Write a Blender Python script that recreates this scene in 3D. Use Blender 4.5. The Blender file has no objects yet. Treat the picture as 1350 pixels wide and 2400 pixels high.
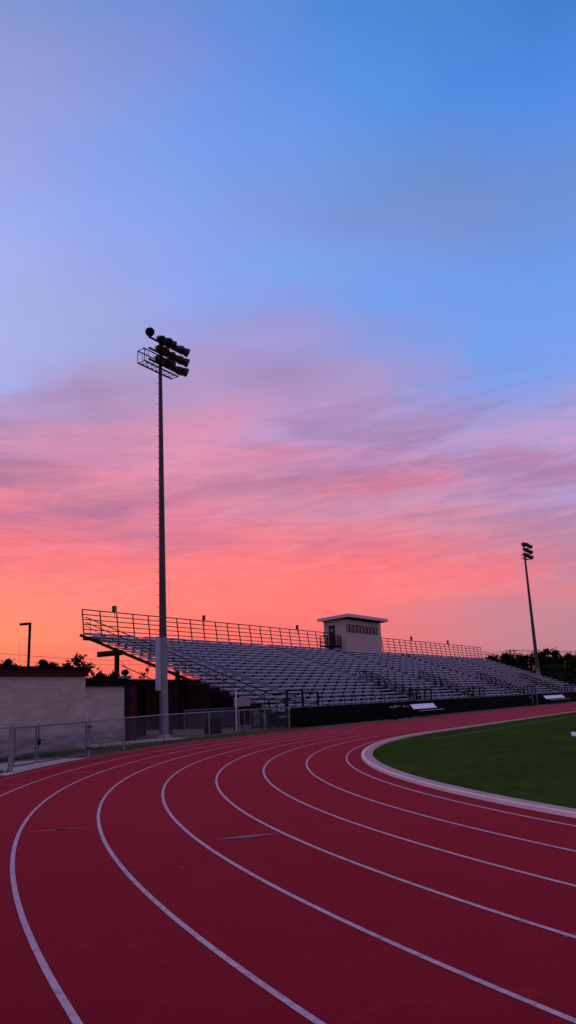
import bpy, math, random
from mathutils import Vector, Matrix
random.seed(7)
S = bpy.context.scene
COL = S.collection
R = math.radians

# ------------------------------------------------------------------ camera
F_PX, PITCH, ROLL, CAM_H = 1800.0, 0.239838, -0.040847, 1.6278
fw = Vector((0, math.cos(PITCH), math.sin(PITCH)))
up = Vector((0, -math.sin(PITCH), math.cos(PITCH)))
rt = Vector((1, 0, 0))
rt2 = rt * math.cos(ROLL) + up * math.sin(ROLL)
up2 = up * math.cos(ROLL) - rt * math.sin(ROLL)
cd = bpy.data.cameras.new('camera')
cam = bpy.data.objects.new('camera', cd)
COL.objects.link(cam)
M = Matrix((rt2, up2, -fw)).transposed().to_4x4()
M.translation = Vector((0, 0, CAM_H))
cam.matrix_world = M
cd.sensor_fit = 'VERTICAL'
cd.sensor_height = 36
cd.lens = F_PX / 2400 * 36
cd.clip_start = 0.05
cd.clip_end = 3000
S.camera = cam
S.render.resolution_x, S.render.resolution_y = 576, 1024

# ------------------------------------------------------------------ exposure
S.view_settings.view_transform = 'Standard'
S.view_settings.look = 'None'
S.view_settings.exposure = 0.0
S.view_settings.gamma = 1.0
S.view_settings.use_curve_mapping = False


# ------------------------------------------------------------------ node helpers
def lin(c):
    return tuple(((v / 255) / 12.92 if v / 255 <= 0.04045 else ((v / 255 + 0.055) / 1.055) ** 2.4) for v in c) + (1.0,)


class NT:
    def __init__(s, tree):
        s.t = tree
        s.n = tree.nodes
        s.l = tree.links

    def new(s, kind, **kw):
        n = s.n.new(kind)
        for k, v in kw.items():
            setattr(n, k, v)
        return n

    def put(s, sock, v):
        if v is None:
            return
        if isinstance(v, bpy.types.NodeSocket):
            s.l.new(v, sock)
        else:
            sock.default_value = v

    def math(s, op, a, b=None, c=None, clamp=False):
        n = s.new('ShaderNodeMath', operation=op, use_clamp=clamp)
        s.put(n.inputs[0], a); s.put(n.inputs[1], b); s.put(n.inputs[2], c)
        return n.outputs[0]

    def rng(s, v, a, b, c=0.0, d=1.0, smooth=False):
        n = s.new('ShaderNodeMapRange')
        n.interpolation_type = 'SMOOTHSTEP' if smooth else 'LINEAR'
        s.put(n.inputs[0], v)
        for i, x in enumerate((a, b, c, d)):
            n.inputs[i + 1].default_value = x
        return n.outputs[0]

    def mix(s, f, a, b, blend='MIX'):
        n = s.new('ShaderNodeMix', data_type='RGBA', blend_type=blend)
        s.put(n.inputs[0], f); s.put(n.inputs[6], a); s.put(n.inputs[7], b)
        return n.outputs[2]

    def noise(s, vec, scale, detail=4, rough=0.5, dist=0.0):
        n = s.new('ShaderNodeTexNoise')
        s.put(n.inputs['Vector'], vec)
        n.inputs['Scale'].default_value = scale
        n.inputs['Detail'].default_value = detail
        n.inputs['Roughness'].default_value = rough
        n.inputs['Distortion'].default_value = dist
        return n.outputs[0]

    def comb(s, x, y, z):
        n = s.new('ShaderNodeCombineXYZ')
        for i, v in enumerate((x, y, z)):
            s.put(n.inputs[i], v)
        return n.outputs[0]

    def ramp(s, fac, stops, interp='LINEAR'):
        n = s.new('ShaderNodeValToRGB')
        n.color_ramp.interpolation = interp
        e = n.color_ramp.elements
        while len(e) < len(stops):
            e.new(0.5)
        for k, (p, c) in enumerate(stops):
            e[k].position = p
            e[k].color = c if len(c) == 4 else c + (1,)
        s.put(n.inputs[0], fac)
        return n.outputs[0]


# ------------------------------------------------------------------ world: sunset sky
world = bpy.data.worlds.new('World')
S.world = world
world.use_nodes = True
world.node_tree.nodes.clear()
W = NT(world.node_tree)
tc = W.new('ShaderNodeTexCoord').outputs['Generated']
sp = W.new('ShaderNodeSeparateXYZ')
W.l.new(tc, sp.inputs[0])
dx, dy, dz = sp.outputs
el = W.math('MULTIPLY', W.math('ARCSINE', dz), 57.2958)
az = W.math('MULTIPLY', W.math('ARCTAN2', dx, dy), 57.2958)
# measured sky colours: columns of (azimuth deg, [(elevation deg, sRGB)...])
SKY = [
    (-21.4, [(0.79,(225,80,75)),(3.08,(250,112,92)),(4.81,(255,137,102)),(6.27,(255,133,108)),(8.62,(255,126,110)),(10.1,(250,118,118)),(11.59,(240,115,125)),(13.08,(225,115,140)),(14.56,(232,125,150)),(15.75,(178,114,150)),(16.94,(168,122,160)),(18.13,(205,140,178)),(19.6,(178,140,185)),(21.07,(180,152,205)),(22.53,(165,172,230)),(25.41,(168,176,234)),(28.23,(162,174,232)),(30.98,(164,174,236)),(33.65,(152,172,238)),(36.24,(158,163,226)),(38.72,(150,160,224)),(41.12,(148,158,218)),(43.41,(142,152,212)),(45.6,(124,150,210))]),
    (-14.6, [(1.73,(245,98,92)),(4.71,(255,123,106)),(7.74,(255,128,118)),(10.5,(250,115,120)),(12.35,(217,115,140)),(13.89,(207,118,148)),(15.43,(202,125,155)),(16.67,(225,135,165)),(17.9,(197,135,172)),(19.43,(205,140,175)),(20.65,(180,140,182)),(22.47,(170,140,185)),(24.27,(165,155,205)),(26.05,(156,168,228)),(28.97,(158,165,222)),(34.56,(140,165,238)),(39.76,(130,158,230)),(44.55,(130,148,214)),(46.78,(115,145,212))]),
    (-7.3, [(1.49,(240,92,95)),(4.53,(255,106,101)),(7.01,(255,119,112)),(10.14,(252,118,120)),(11.4,(218,112,136)),(12.34,(224,120,145)),(13.92,(223,125,155)),(15.5,(213,133,163)),(17.08,(222,142,172)),(18.65,(222,145,178)),(20.53,(210,142,180)),(22.08,(188,148,192)),(23.93,(175,148,200)),(25.75,(165,150,205)),(27.56,(150,158,220)),(29.33,(145,165,236)),(35.02,(130,160,236)),(40.31,(118,155,232)),(45.15,(118,142,216)),(47.41,(112,142,214))]),
    (0.2, [(1.22,(232,95,102)),(5.84,(248,110,112)),(7.41,(255,115,113)),(9.93,(255,116,118)),(11.52,(245,120,130)),(13.11,(225,130,150)),(14.38,(207,138,168)),(15.65,(192,122,157)),(16.92,(197,135,173)),(18.19,(215,130,166)),(19.76,(180,152,205)),(21.33,(180,145,195)),(23.2,(162,137,187)),(24.74,(160,145,200)),(26.26,(163,153,211)),(27.77,(153,150,212)),(29.25,(132,155,225)),(31.59,(122,162,238)),(34.97,(125,152,222)),(40.28,(108,152,230)),(45.14,(98,142,222)),(47.39,(95,140,214))]),
    (7.7, [(0.94,(215,100,115)),(5.52,(228,117,126)),(7.07,(252,117,120)),(9.57,(252,112,120)),(11.14,(235,120,135)),(12.71,(222,130,152)),(13.66,(198,145,180)),(14.92,(218,118,148)),(15.55,(200,122,157)),(16.8,(190,135,180)),(18.06,(174,150,204)),(20.86,(176,152,206)),(22.71,(174,149,200)),(24.84,(152,150,212)),(26.34,(138,151,217)),(28.71,(116,157,234)),(32.16,(120,155,230)),(34.38,(118,146,212)),(37.07,(108,148,218)),(42.12,(85,145,225)),(46.72,(75,135,214))]),
    (14.9, [(0.06,(185,108,130)),(3.62,(196,125,142)),(6.33,(205,124,144)),(7.24,(236,120,134)),(8.46,(238,116,132)),(9.99,(215,125,146)),(11.84,(196,135,166)),(13.37,(190,148,188)),(14.91,(182,140,184)),(16.13,(172,130,178)),(17.36,(180,152,205)),(19.49,(163,155,212)),(21.3,(122,157,233)),(24.86,(115,157,234)),(29.18,(112,154,233)),(33.31,(116,143,207)),(35.95,(108,141,205)),(40.91,(78,138,224)),(45.44,(75,132,210))]),
    (21.6, [(-0.2,(172,110,138)),(1.79,(180,122,146)),(5.26,(187,130,150)),(6.29,(222,122,138)),(7.02,(190,130,155)),(9.08,(181,126,160)),(11.15,(185,135,170)),(13.22,(180,150,204)),(14.69,(177,148,200)),(15.87,(184,126,168)),(16.75,(180,154,207)),(18.51,(172,155,211)),(19.97,(140,156,226)),(22.27,(122,159,234)),(27.87,(108,154,234)),(31.87,(108,145,215)),(34.43,(104,142,212)),(39.26,(80,138,228)),(43.69,(65,125,205))]),
]
tilt = W.math('ADD', el, W.math('MULTIPLY', az, -0.05))
n1 = W.noise(W.comb(W.math('MULTIPLY', az, 0.035), W.math('MULTIPLY', tilt, 0.13), 0.0), 1.8, 7, 0.55, 0.7)
n2 = W.noise(W.comb(W.math('MULTIPLY', az, 0.055), W.math('MULTIPLY', tilt, 0.42), 3.7), 1.3, 9, 0.62, 1.0)
n3 = W.noise(W.comb(W.math('MULTIPLY', az, 0.05), W.math('MULTIPLY', tilt, 0.09), 9.1), 1.8, 6, 0.55, 0.4)
n4 = W.noise(W.comb(W.math('MULTIPLY', az, 0.16), W.math('MULTIPLY', tilt, 0.95), 5.1), 1.2, 9, 0.65, 1.3)
n5 = W.noise(W.comb(W.math('MULTIPLY', az, 0.045), W.math('MULTIPLY', tilt, 0.34), 7.3), 1.0, 5, 0.5, 0.8)
amp = W.math('MULTIPLY', W.rng(el, 2, 12, 0.25, 1.0), W.rng(el, 20, 27, 1.0, 0.6))
warp = W.math('ADD', W.math('MULTIPLY', W.math('SUBTRACT', n1, 0.5), 3.6), W.math('MULTIPLY', W.math('SUBTRACT', n2, 0.5), 3.0))
eff = W.math('ADD', el, W.math('MULTIPLY', warp, amp))
aw = W.math('ADD', az, W.math('MULTIPLY', W.math('SUBTRACT', n3, 0.5), W.rng(el, 4, 16, 2.0, 11.0)))
t = W.math('DIVIDE', eff, 60.0, clamp=True)
sky = None
for k_, (a_, stops) in enumerate(SKY):
    cr = W.ramp(t, [(e / 60.0, lin(c)) for e, c in stops])
    sky = cr if sky is None else W.mix(W.rng(aw, SKY[k_ - 1][0], a_, 0, 1), sky, cr)
# fine wisps
bank = W.math('MULTIPLY', W.rng(el, 5, 10, 0, 1, True), W.rng(el, 17, 23, 1, 0.0, True))
wis = W.math('MULTIPLY', W.math('SUBTRACT', n4, 0.5), bank)
str_ = W.math('MULTIPLY', W.rng(n5, 0.50, 0.64, 0, 1, True), W.math('MULTIPLY', W.rng(el, 9, 13, 0, 1, True), W.rng(el, 18, 25, 1, 0, True)))
sky = W.mix(W.math('MULTIPLY', str_, 0.44), sky, lin((152, 104, 150)))
sky = W.mix(W.math('MULTIPLY', wis, 1.25, clamp=True), sky, lin((150, 104, 150)))
sky = W.mix(W.math('MULTIPLY', wis, -1.5, clamp=True), sky, lin((250, 150, 172)))
# away from the afterglow the unseen sky is mauve, brightened to light the surfaces
back = W.ramp(W.math('DIVIDE', el, 90.0, clamp=True), [(0, lin((174, 150, 176))), (0.2, lin((170, 160, 198))), (0.55, lin((156, 142, 180))), (1, lin((140, 134, 178)))])
absaz = W.math('ABSOLUTE', W.math('SUBTRACT', az, -12.0))
sky = W.mix(W.rng(absaz, 48, 110, 0, 1, True), sky, back)
sky = W.mix(W.rng(el, 48, 75, 0, 1, True), sky, back)
sky = W.mix(W.rng(el, 0, -4, 0, 1), sky, (0.02, 0.02, 0.015, 1))
# physical dusk sky, faint, under the clouds
ns = W.new('ShaderNodeTexSky', sky_type='NISHITA')
ns.sun_disc = False
ns.sun_elevation = R(-1.5)
ns.sun_rotation = R(-14)
nsm = W.mix(1.0, ns.outputs[0], (0.05, 0.05, 0.05, 1), 'MULTIPLY')
sky = W.mix(1.0, sky, nsm, 'ADD')
bg = W.new('ShaderNodeBackground')
W.l.new(sky, bg.inputs[0])
bg.inputs[1].default_value = 1.0
wo = W.new('ShaderNodeOutputWorld')
W.l.new(bg.outputs[0], wo.inputs[0])
world.cycles.sampling_method = 'MANUAL'
world.cycles.sample_map_resolution = 1024


# ------------------------------------------------------------------ materials
def mat(name, col, rough=0.7, metal=0.0, spec=0.5, var=0.0, vscale=3.0, bump=0.0, bscale=40.0, col2=None, fn=None):
    m = bpy.data.materials.new(name)
    m.use_nodes = True
    N = NT(m.node_tree)
    b = m.node_tree.nodes['Principled BSDF']
    b.inputs['Roughness'].default_value = rough
    b.inputs['Metallic'].default_value = metal
    b.inputs['Specular IOR Level'].default_value = spec
    tc = N.new('ShaderNodeTexCoord').outputs['Object']
    c = tuple(col) + (1,)
    c2 = tuple(col2) + (1,) if col2 else tuple(v * (1 - var) for v in col) + (1,)
    nz = N.noise(tc, vscale, 6, 0.6)
    k = N.mix(N.rng(nz, 0.35, 0.65), c, c2)
    if fn:
        k = fn(N, tc, k, b)
    N.put(b.inputs['Base Color'], k)
    if bump:
        bn = N.new('ShaderNodeBump')
        bn.inputs['Strength'].default_value = bump
        bn.inputs['Distance'].default_value = 0.01
        N.put(bn.inputs['Height'], N.noise(tc, bscale, 3, 0.6))
        N.put(b.inputs['Normal'], bn.outputs[0])
    return m


def track_fn(N, tc, k, b):
    b.inputs['Sheen Weight'].default_value = 0.36
    b.inputs['Sheen Roughness'].default_value = 0.30
    b.inputs['Sheen Tint'].default_value = (1.0, 0.08, 0.17, 1)
    big = N.noise(tc, 0.22, 5, 0.6)
    k = N.mix(N.rng(big, 0.35, 0.7), k, (0.205, 0.0050, 0.0140, 1))
    fine = N.noise(tc, 160, 2, 0.7)
    k = N.mix(N.math('MULTIPLY', N.rng(fine, 0.40, 0.72), 0.6), k, (0.10, 0.010, 0.016, 1))
    scuff = N.noise(tc, 3.0, 8, 0.7, 1.5)
    k = N.mix(N.math('MULTIPLY', N.rng(scuff, 0.56, 0.78), 0.45), k, (0.33, 0.045, 0.055, 1))
    return k


def line_fn(N, tc, k, b):
    wear = N.noise(tc, 9.0, 8, 0.75)
    k = N.mix(N.math('MULTIPLY', N.rng(wear, 0.48, 0.68), 0.75), k, (0.26, 0.07, 0.08, 1))
    fine = N.noise(tc, 120, 2, 0.7)
    return N.mix(N.math('MULTIPLY', N.rng(fine, 0.5, 0.8), 0.4), k, (0.28, 0.10, 0.12, 1))


def block_fn(N, tc, k, b):
    s = N.new('ShaderNodeSeparateXYZ'); N.l.new(tc, s.inputs[0])
    v = N.comb(N.math('ADD', s.outputs[0], s.outputs[1]), s.outputs[2], 0.0)
    br = N.new('ShaderNodeTexBrick')
    N.put(br.inputs['Vector'], v)
    br.inputs['Scale'].default_value = 1.0
    br.inputs['Brick Width'].default_value = 0.41
    br.inputs['Row Height'].default_value = 0.205
    br.inputs['Mortar Size'].default_value = 0.008
    br.inputs['Mortar Smooth'].default_value = 0.6
    br.inputs['Color1'].default_value = (1, 1, 1, 1)
    br.inputs['Color2'].default_value = (0.80, 0.80, 0.82, 1)
    br.inputs['Mortar'].default_value = (1.22, 1.2, 1.2, 1)
    k = N.mix(1.0, k, br.outputs[0], 'MULTIPLY')
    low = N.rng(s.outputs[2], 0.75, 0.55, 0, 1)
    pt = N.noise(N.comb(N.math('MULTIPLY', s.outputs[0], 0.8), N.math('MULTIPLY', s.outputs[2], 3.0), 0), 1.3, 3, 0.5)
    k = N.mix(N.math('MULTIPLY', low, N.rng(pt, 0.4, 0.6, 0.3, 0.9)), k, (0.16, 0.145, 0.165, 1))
    bn = N.new('ShaderNodeBump')
    bn.inputs['Strength'].default_value = 0.4
    bn.inputs['Distance'].default_value = 0.008
    N.put(bn.inputs['Height'], N.math('SUBTRACT', 1.0, br.outputs[1]))
    N.put(b.inputs['Normal'], bn.outputs[0])
    return k


def grass_fn(N, tc, k, b):
    f = N.noise(tc, 2.2, 8, 0.75, 0.5)
    k = N.mix(N.rng(f, 0.42, 0.72), k, (0.062, 0.096, 0.019, 1))
    g = N.noise(tc, 0.35, 4, 0.6)
    return N.mix(N.math('MULTIPLY', N.rng(g, 0.45, 0.7), 0.6), k, (0.024, 0.052, 0.009, 1))


MT = {}
MT['track'] = mat('red_rubber', (0.275, 0.0065, 0.0175), 0.8, spec=0.03, var=0.12, vscale=0.8, bump=0.5, bscale=130, fn=track_fn)
MT['line'] = mat('white_line_paint', (0.60, 0.42, 0.51), 0.7, spec=0.15, var=0.12, vscale=4, fn=line_fn)
MT['curbline'] = mat('white_kerb_paint', (0.86, 0.64, 0.68), 0.7, spec=0.15, var=0.2, vscale=3)
MT['exchange'] = mat('blue_mark_paint', (0.15, 0.10, 0.15), 0.6, var=0.5, vscale=12)
MT['faint'] = mat('worn_line_paint', (0.36, 0.13, 0.16), 0.65, var=0.35, vscale=8)
MT['kerb'] = mat('kerb_concrete', (0.56, 0.35, 0.35), 0.85, spec=0.1, var=0.28, vscale=1.5, bump=0.5, bscale=40)
MT['grass'] = mat('turf', (0.040, 0.076, 0.013), 0.95, spec=0.0, var=0.3, vscale=0.6, bump=0.8, bscale=25, fn=grass_fn)
MT['blade'] = mat('grass_blade', (0.10, 0.090, 0.038), 0.9, spec=0.1, col2=(0.16, 0.12, 0.07), vscale=3)
MT['verge'] = mat('dry_verge', (0.11, 0.088, 0.055), 0.95, spec=0.05, col2=(0.17, 0.13, 0.10), vscale=1.3, bump=0.8, bscale=20)
MT['concrete'] = mat('path_concrete', (0.52, 0.42, 0.40), 0.85, spec=0.2, var=0.22, vscale=1.2, bump=0.3)
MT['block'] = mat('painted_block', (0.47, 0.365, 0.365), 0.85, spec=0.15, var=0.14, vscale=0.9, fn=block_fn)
MT['maroon'] = mat('maroon_fascia', (0.065, 0.008, 0.020), 0.8, spec=0.05, var=0.25, vscale=1.0)
MT['black'] = mat('black_steel', (0.008, 0.006, 0.008), 0.7, spec=0.1, var=0.3)
MT['rail'] = mat('dark_guard_rail', (0.020, 0.007, 0.010), 0.7, spec=0.1, var=0.25)
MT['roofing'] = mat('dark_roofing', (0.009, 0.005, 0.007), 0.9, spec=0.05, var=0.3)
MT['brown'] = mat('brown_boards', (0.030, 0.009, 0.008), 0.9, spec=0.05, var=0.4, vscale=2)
MT['alu'] = mat('aluminium_plank', (0.355, 0.345, 0.46), 0.55, metal=0.15, var=0.18, vscale=0.9)
MT['alu2'] = mat('aluminium_riser', (0.325, 0.31, 0.415), 0.6, metal=0.15, var=0.25, vscale=0.7)
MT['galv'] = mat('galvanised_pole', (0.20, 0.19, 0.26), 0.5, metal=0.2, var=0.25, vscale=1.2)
MT['poleshade'] = mat('pole_shaded_tone', (0.065, 0.045, 0.06), 0.6, metal=0.1, spec=0.3, var=0.3, vscale=1.2)  # darker copy of the pole metal: weaker sky reflection put into the colour
MT['cabinet'] = mat('cabinet_paint', (0.36, 0.37, 0.47), 0.6, spec=0.3, var=0.1)
MT['fence'] = mat('galvanised_fence', (0.26, 0.25, 0.30), 0.5, metal=0.4, var=0.3, vscale=2)
MT['wire'] = mat('fence_wire', (0.13, 0.13, 0.19), 0.5, metal=0.4, var=0.2)
MT['gateframe'] = mat('weathered_gate_pipe', (0.17, 0.16, 0.20), 0.6, metal=0.4, var=0.4, vscale=4)
MT['screen'] = mat('black_windscreen', (0.005, 0.005, 0.008), 0.9, spec=0.04, var=0.35, vscale=0.7)
MT['lampdark'] = mat('floodlight_housing', (0.035, 0.030, 0.045), 0.5, metal=0.2, spec=0.3, var=0.3)
MT['lens'] = mat('floodlight_glass', (0.016, 0.012, 0.018), 0.35, spec=0.25, var=0.2)
MT['booth'] = mat('booth_wall_board', (0.44, 0.31, 0.32), 0.8, spec=0.15, var=0.12, vscale=1.5)
MT['boothdark'] = mat('booth_door', (0.030, 0.014, 0.018), 0.6, spec=0.2, var=0.2)
MT['glass'] = mat('booth_glass', (0.02, 0.018, 0.026), 0.2, spec=0.4, var=0.3, vscale=1.2)
MT['blind'] = mat('booth_blind', (0.22, 0.18, 0.21), 0.7, var=0.1)
MT['rooftrim'] = mat('booth_roof_trim', (0.62, 0.45, 0.48), 0.7, spec=0.2, var=0.2, vscale=1.2)
MT['bark'] = mat('bark', (0.015, 0.009, 0.007), 0.9, spec=0.05, var=0.3, vscale=5)
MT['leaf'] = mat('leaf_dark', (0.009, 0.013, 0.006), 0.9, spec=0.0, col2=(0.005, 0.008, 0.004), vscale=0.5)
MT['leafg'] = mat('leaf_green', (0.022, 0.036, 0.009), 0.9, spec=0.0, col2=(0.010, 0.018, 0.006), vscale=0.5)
MT['white'] = mat('white_board', (0.62, 0.60, 0.64), 0.6, var=0.2, vscale=3)
MT['bench'] = mat('bench_aluminium', (0.80, 0.80, 0.90), 0.42, metal=0.25, var=0.1)
MT['pink'] = mat('pale_sheet', (0.34, 0.20, 0.25), 0.8, var=0.2)
MT['wood'] = mat('utility_pole_wood', (0.05, 0.03, 0.025), 0.9, var=0.2)

# ------------------------------------------------------------------ track frame: u along the straight, v across it
CX, CY, RIN, ANG = 29.109495, 20.495902, 27.353739, 0.57529
PHI = math.pi / 2 - ANG
DU = (math.sin(ANG), math.cos(ANG))
DV = (-math.cos(ANG), math.sin(ANG))


def T(u, v, z=0.0):
    return Vector((CX + u * DU[0] + v * DV[0], CY + u * DU[1] + v * DV[1], z))


class MB:
    def __init__(s):
        s.v = []; s.f = []

    def add(s, vs, fs):
        n = len(s.v)
        s.v += [tuple(x) for x in vs]
        s.f += [tuple(i + n for i in f) for f in fs]
        return s

    def box(s, a, b):
        x0, y0, z0 = [min(a[i], b[i]) for i in range(3)]
        x1, y1, z1 = [max(a[i], b[i]) for i in range(3)]
        return s.add([(x0, y0, z0), (x1, y0, z0), (x1, y1, z0), (x0, y1, z0), (x0, y0, z1), (x1, y0, z1), (x1, y1, z1), (x0, y1, z1)],
                     [(0, 3, 2, 1), (4, 5, 6, 7), (0, 1, 5, 4), (1, 2, 6, 5), (2, 3, 7, 6), (3, 0, 4, 7)])

    def tube(s, p, q, r, r2=None, n=6, cap=True):
        p = Vector(p); q = Vector(q)
        r2 = r if r2 is None else r2
        ax = (q - p)
        if ax.length < 1e-6:
            return s
        ax.normalize()
        a = ax.orthogonal().normalized(); b = ax.cross(a)
        vs = []
        for c, rr in ((p, r), (q, r2)):
            for i in range(n):
                t = 2 * math.pi * i / n
                vs.append(c + (a * math.cos(t) + b * math.sin(t)) * rr)
        fs = [(i, (i + 1) % n, n + (i + 1) % n, n + i) for i in range(n)]
        if cap:
            fs += [tuple(range(n - 1, -1, -1)), tuple(range(n, 2 * n))]
        return s.add(vs, fs)

    def beam(s, p, q, w, h):
        """rectangular bar from p to q, h measured upwards, w sideways"""
        p = Vector(p); q = Vector(q)
        ax = (q - p).normalized()
        side = ax.cross(Vector((0, 0, 1)))
        side = Vector((1, 0, 0)) if side.length < 1e-4 else side.normalized()
        u = side.cross(ax).normalized()
        vs = []
        for c in (p, q):
            for i, j in ((-1, -1), (1, -1), (1, 1), (-1, 1)):
                vs.append(c + side * (w / 2 * i) + u * (h / 2 * j))
        return s.add(vs, [(0, 1, 2, 3), (7, 6, 5, 4), (0, 4, 5, 1), (1, 5, 6, 2), (2, 6, 7, 3), (3, 7, 4, 0)])

    def lathe(s, o, axis, prof, n=14):
        o = Vector(o); ax = Vector(axis).normalized()
        a = ax.orthogonal().normalized(); b = ax.cross(a)
        vs = []
        for d, r in prof:
            for i in range(n):
                t = 2 * math.pi * i / n
                vs.append(o + ax * d + (a * math.cos(t) + b * math.sin(t)) * r)
        fs = []
        for k in range(len(prof) - 1):
            for i in range(n):
                fs.append((k * n + i, k * n + (i + 1) % n, (k + 1) * n + (i + 1) % n, (k + 1) * n + i))
        fs += [tuple(range(n - 1, -1, -1)), tuple(range((len(prof) - 1) * n, len(prof) * n))]
        return s.add(vs, fs)

    def plate(s, poly, off):
        """extrude a planar polygon (list of 3-vectors) by off"""
        n = len(poly); o = Vector(off)
        vs = [Vector(p) for p in poly] + [Vector(p) + o for p in poly]
        return s.add(vs, [tuple(range(n)), tuple(range(2 * n - 1, n - 1, -1))] + [(i, i + n, (i + 1) % n + n, (i + 1) % n) for i in range(n)])

    def build(s, name, m, parent=None, org=(0, 0, 0), smooth=False, **tags):
        me = bpy.data.meshes.new(name)
        o3 = Vector(org)
        me.from_pydata([Vector(x) - o3 for x in s.v], [], s.f)
        if smooth:
            for p in me.polygons:
                p.use_smooth = True
        me.materials.append(MT[m])
        me.update()
        ob = bpy.data.objects.new(name, me)
        COL.objects.link(ob)
        if parent:
            ob.parent = parent
        for k, v in tags.items():
            ob[k] = v
        return ob


def setf(ob, org, frame=True):
    ob.location = T(*org) if frame else Vector(org)
    if frame:
        ob.rotation_euler = (0, 0, PHI)
    return ob


class Thing:
    """An Empty at the base of a thing; meshes are given in track coordinates and parented to it."""
    def __init__(s, name, org, label, cat, group=None, frame=True):
        s.org = org
        e = bpy.data.objects.new(name, None)
        e.empty_display_size = 0.3
        COL.objects.link(e)
        setf(e, org, frame)
        e['label'] = label; e['category'] = cat
        if group:
            e['group'] = group
        s.e = e

    def part(s, mb, name, m, parent=None, **kw):
        return mb.build(name, m, parent or s.e, s.org, **kw)


def solo(mb, name, m, org, label, cat, group=None, frame=True, **kw):
    ob = setf(mb.build(name, m, None, org, **kw), org, frame)
    ob['label'] = label; ob['category'] = cat
    if group:
        ob['group'] = group
    return ob


def struct(mb, name, m, org=(0, 0, 0), label=None, frame=True, parent=None, kind='structure'):
    ob = mb.build(name, m, parent, org)
    if parent is None:
        setf(ob, org, frame)
        ob['kind'] = kind
        if label:
            ob['label'] = label
    return ob


# ================================================================== SETTING
def path_pts(r, u_far=150.0, u_near=40.0):
    pts = []
    k = 60
    for i in range(k):
        pts.append((u_far * (1 - i / k) ** 1.5, r))
    n = 220
    for i in range(n + 1):
        t = math.pi / 2 + math.pi * i / n
        pts.append((r * math.cos(t), r * math.sin(t)))
    for i in range(1, 12):
        pts.append((u_near * i / 11, -r))
    return pts


def narrow(pts, r):
    # the kerb narrows where it leaves the bend
    return [(u, v + (.15 * min(1, u / 14) if u > 0 and v > 0 and r < RIN - .2 else 0)) for u, v in pts]


def strip(r0, r1, z, zt=None):
    a = narrow(path_pts(r0), r0); b = narrow(path_pts(r1), r1); n = len(a)
    vs = [(x, y, z) for x, y in a] + [(x, y, z if zt is None else zt) for x, y in b]
    fs = [(i, i + 1, n + i + 1, n + i) for i in range(n - 1)]
    return vs, [tuple(reversed(f)) for f in fs]


# ground sheet
g = MB()
g.add([(-1500, -1500, -0.03), (1500, -1500, -0.03), (1500, 1500, -0.03), (-1500, 1500, -0.03)], [(0, 1, 2, 3)])
struct(g, 'ground', 'verge', label='dry grassy ground around the running track')
# track surface
RL = RIN - 0.594
mb = MB(); mb.add(*strip(RIN + 0.06, 36.78, 0.0))
trk = struct(mb, 'running_track', 'track', label='red rubber running track with white lane lines curving round the field')
for n in range(1, 10):
    r = RL + n * 1.07
    mb = MB(); mb.add(*strip(r - 0.024, r + 0.024, 0.004))
    struct(mb, 'lane_line', 'line' if n < 9 else 'faint', parent=trk)
mb = MB(); mb.add(*strip(RIN - 0.03, RIN + 0.055, 0.055)); mb.add(*strip(RIN + 0.055, RIN + 0.062, 0.055, 0.0))
struct(mb, 'kerb_line', 'curbline', label='white painted outer edge of the infield kerb')
mb = MB(); mb.add(*strip(RIN - 0.255, RIN - 0.03, 0.050)); mb.add(*strip(RIN - 0.26, RIN - 0.255, 0.0, 0.050))
struct(mb, 'kerb', 'kerb', label='pale concrete kerb round the grass infield')


def mark(r0, r1, thd, w0, w1, m, taper=False, z=0.008):
    """short painted mark across a lane at polar angle thd"""
    t = R(thd)
    er = Vector((math.cos(t), math.sin(t), 0)); et = Vector((-math.sin(t), math.cos(t), 0))
    mb = MB()
    if taper:
        k = 10
        A = []; B = []
        for i in range(k + 1):
            f = i / k
            w = w0 + (w1 * .75 - w0) * math.sin(math.pi * f) ** 1.5
            c = er * (r0 + (r1 - r0) * f)
            A.append(c - et * w); B.append(c + et * w)
        vs = [(a.x, a.y, z) for a in A] + [(a.x, a.y, z) for a in B]
        mb.add(vs, [(i, k + 1 + i, k + 2 + i, i + 1) for i in range(k)])
        mb.f = [tuple(reversed(f)) for f in mb.f]
    else:
        c0, c1 = er * r0, er * r1
        vs = [c0 - et * w0, c1 - et * w0, c1 + et * w0, c0 + et * w0]
        mb.add([(a.x, a.y, z) for a in vs], [(0, 1, 2, 3)])
    struct(mb, 'lane_mark', m, parent=trk)


def pol(u, v):
    return math.hypot(u, v), math.degrees(math.atan2(v, u))


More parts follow.
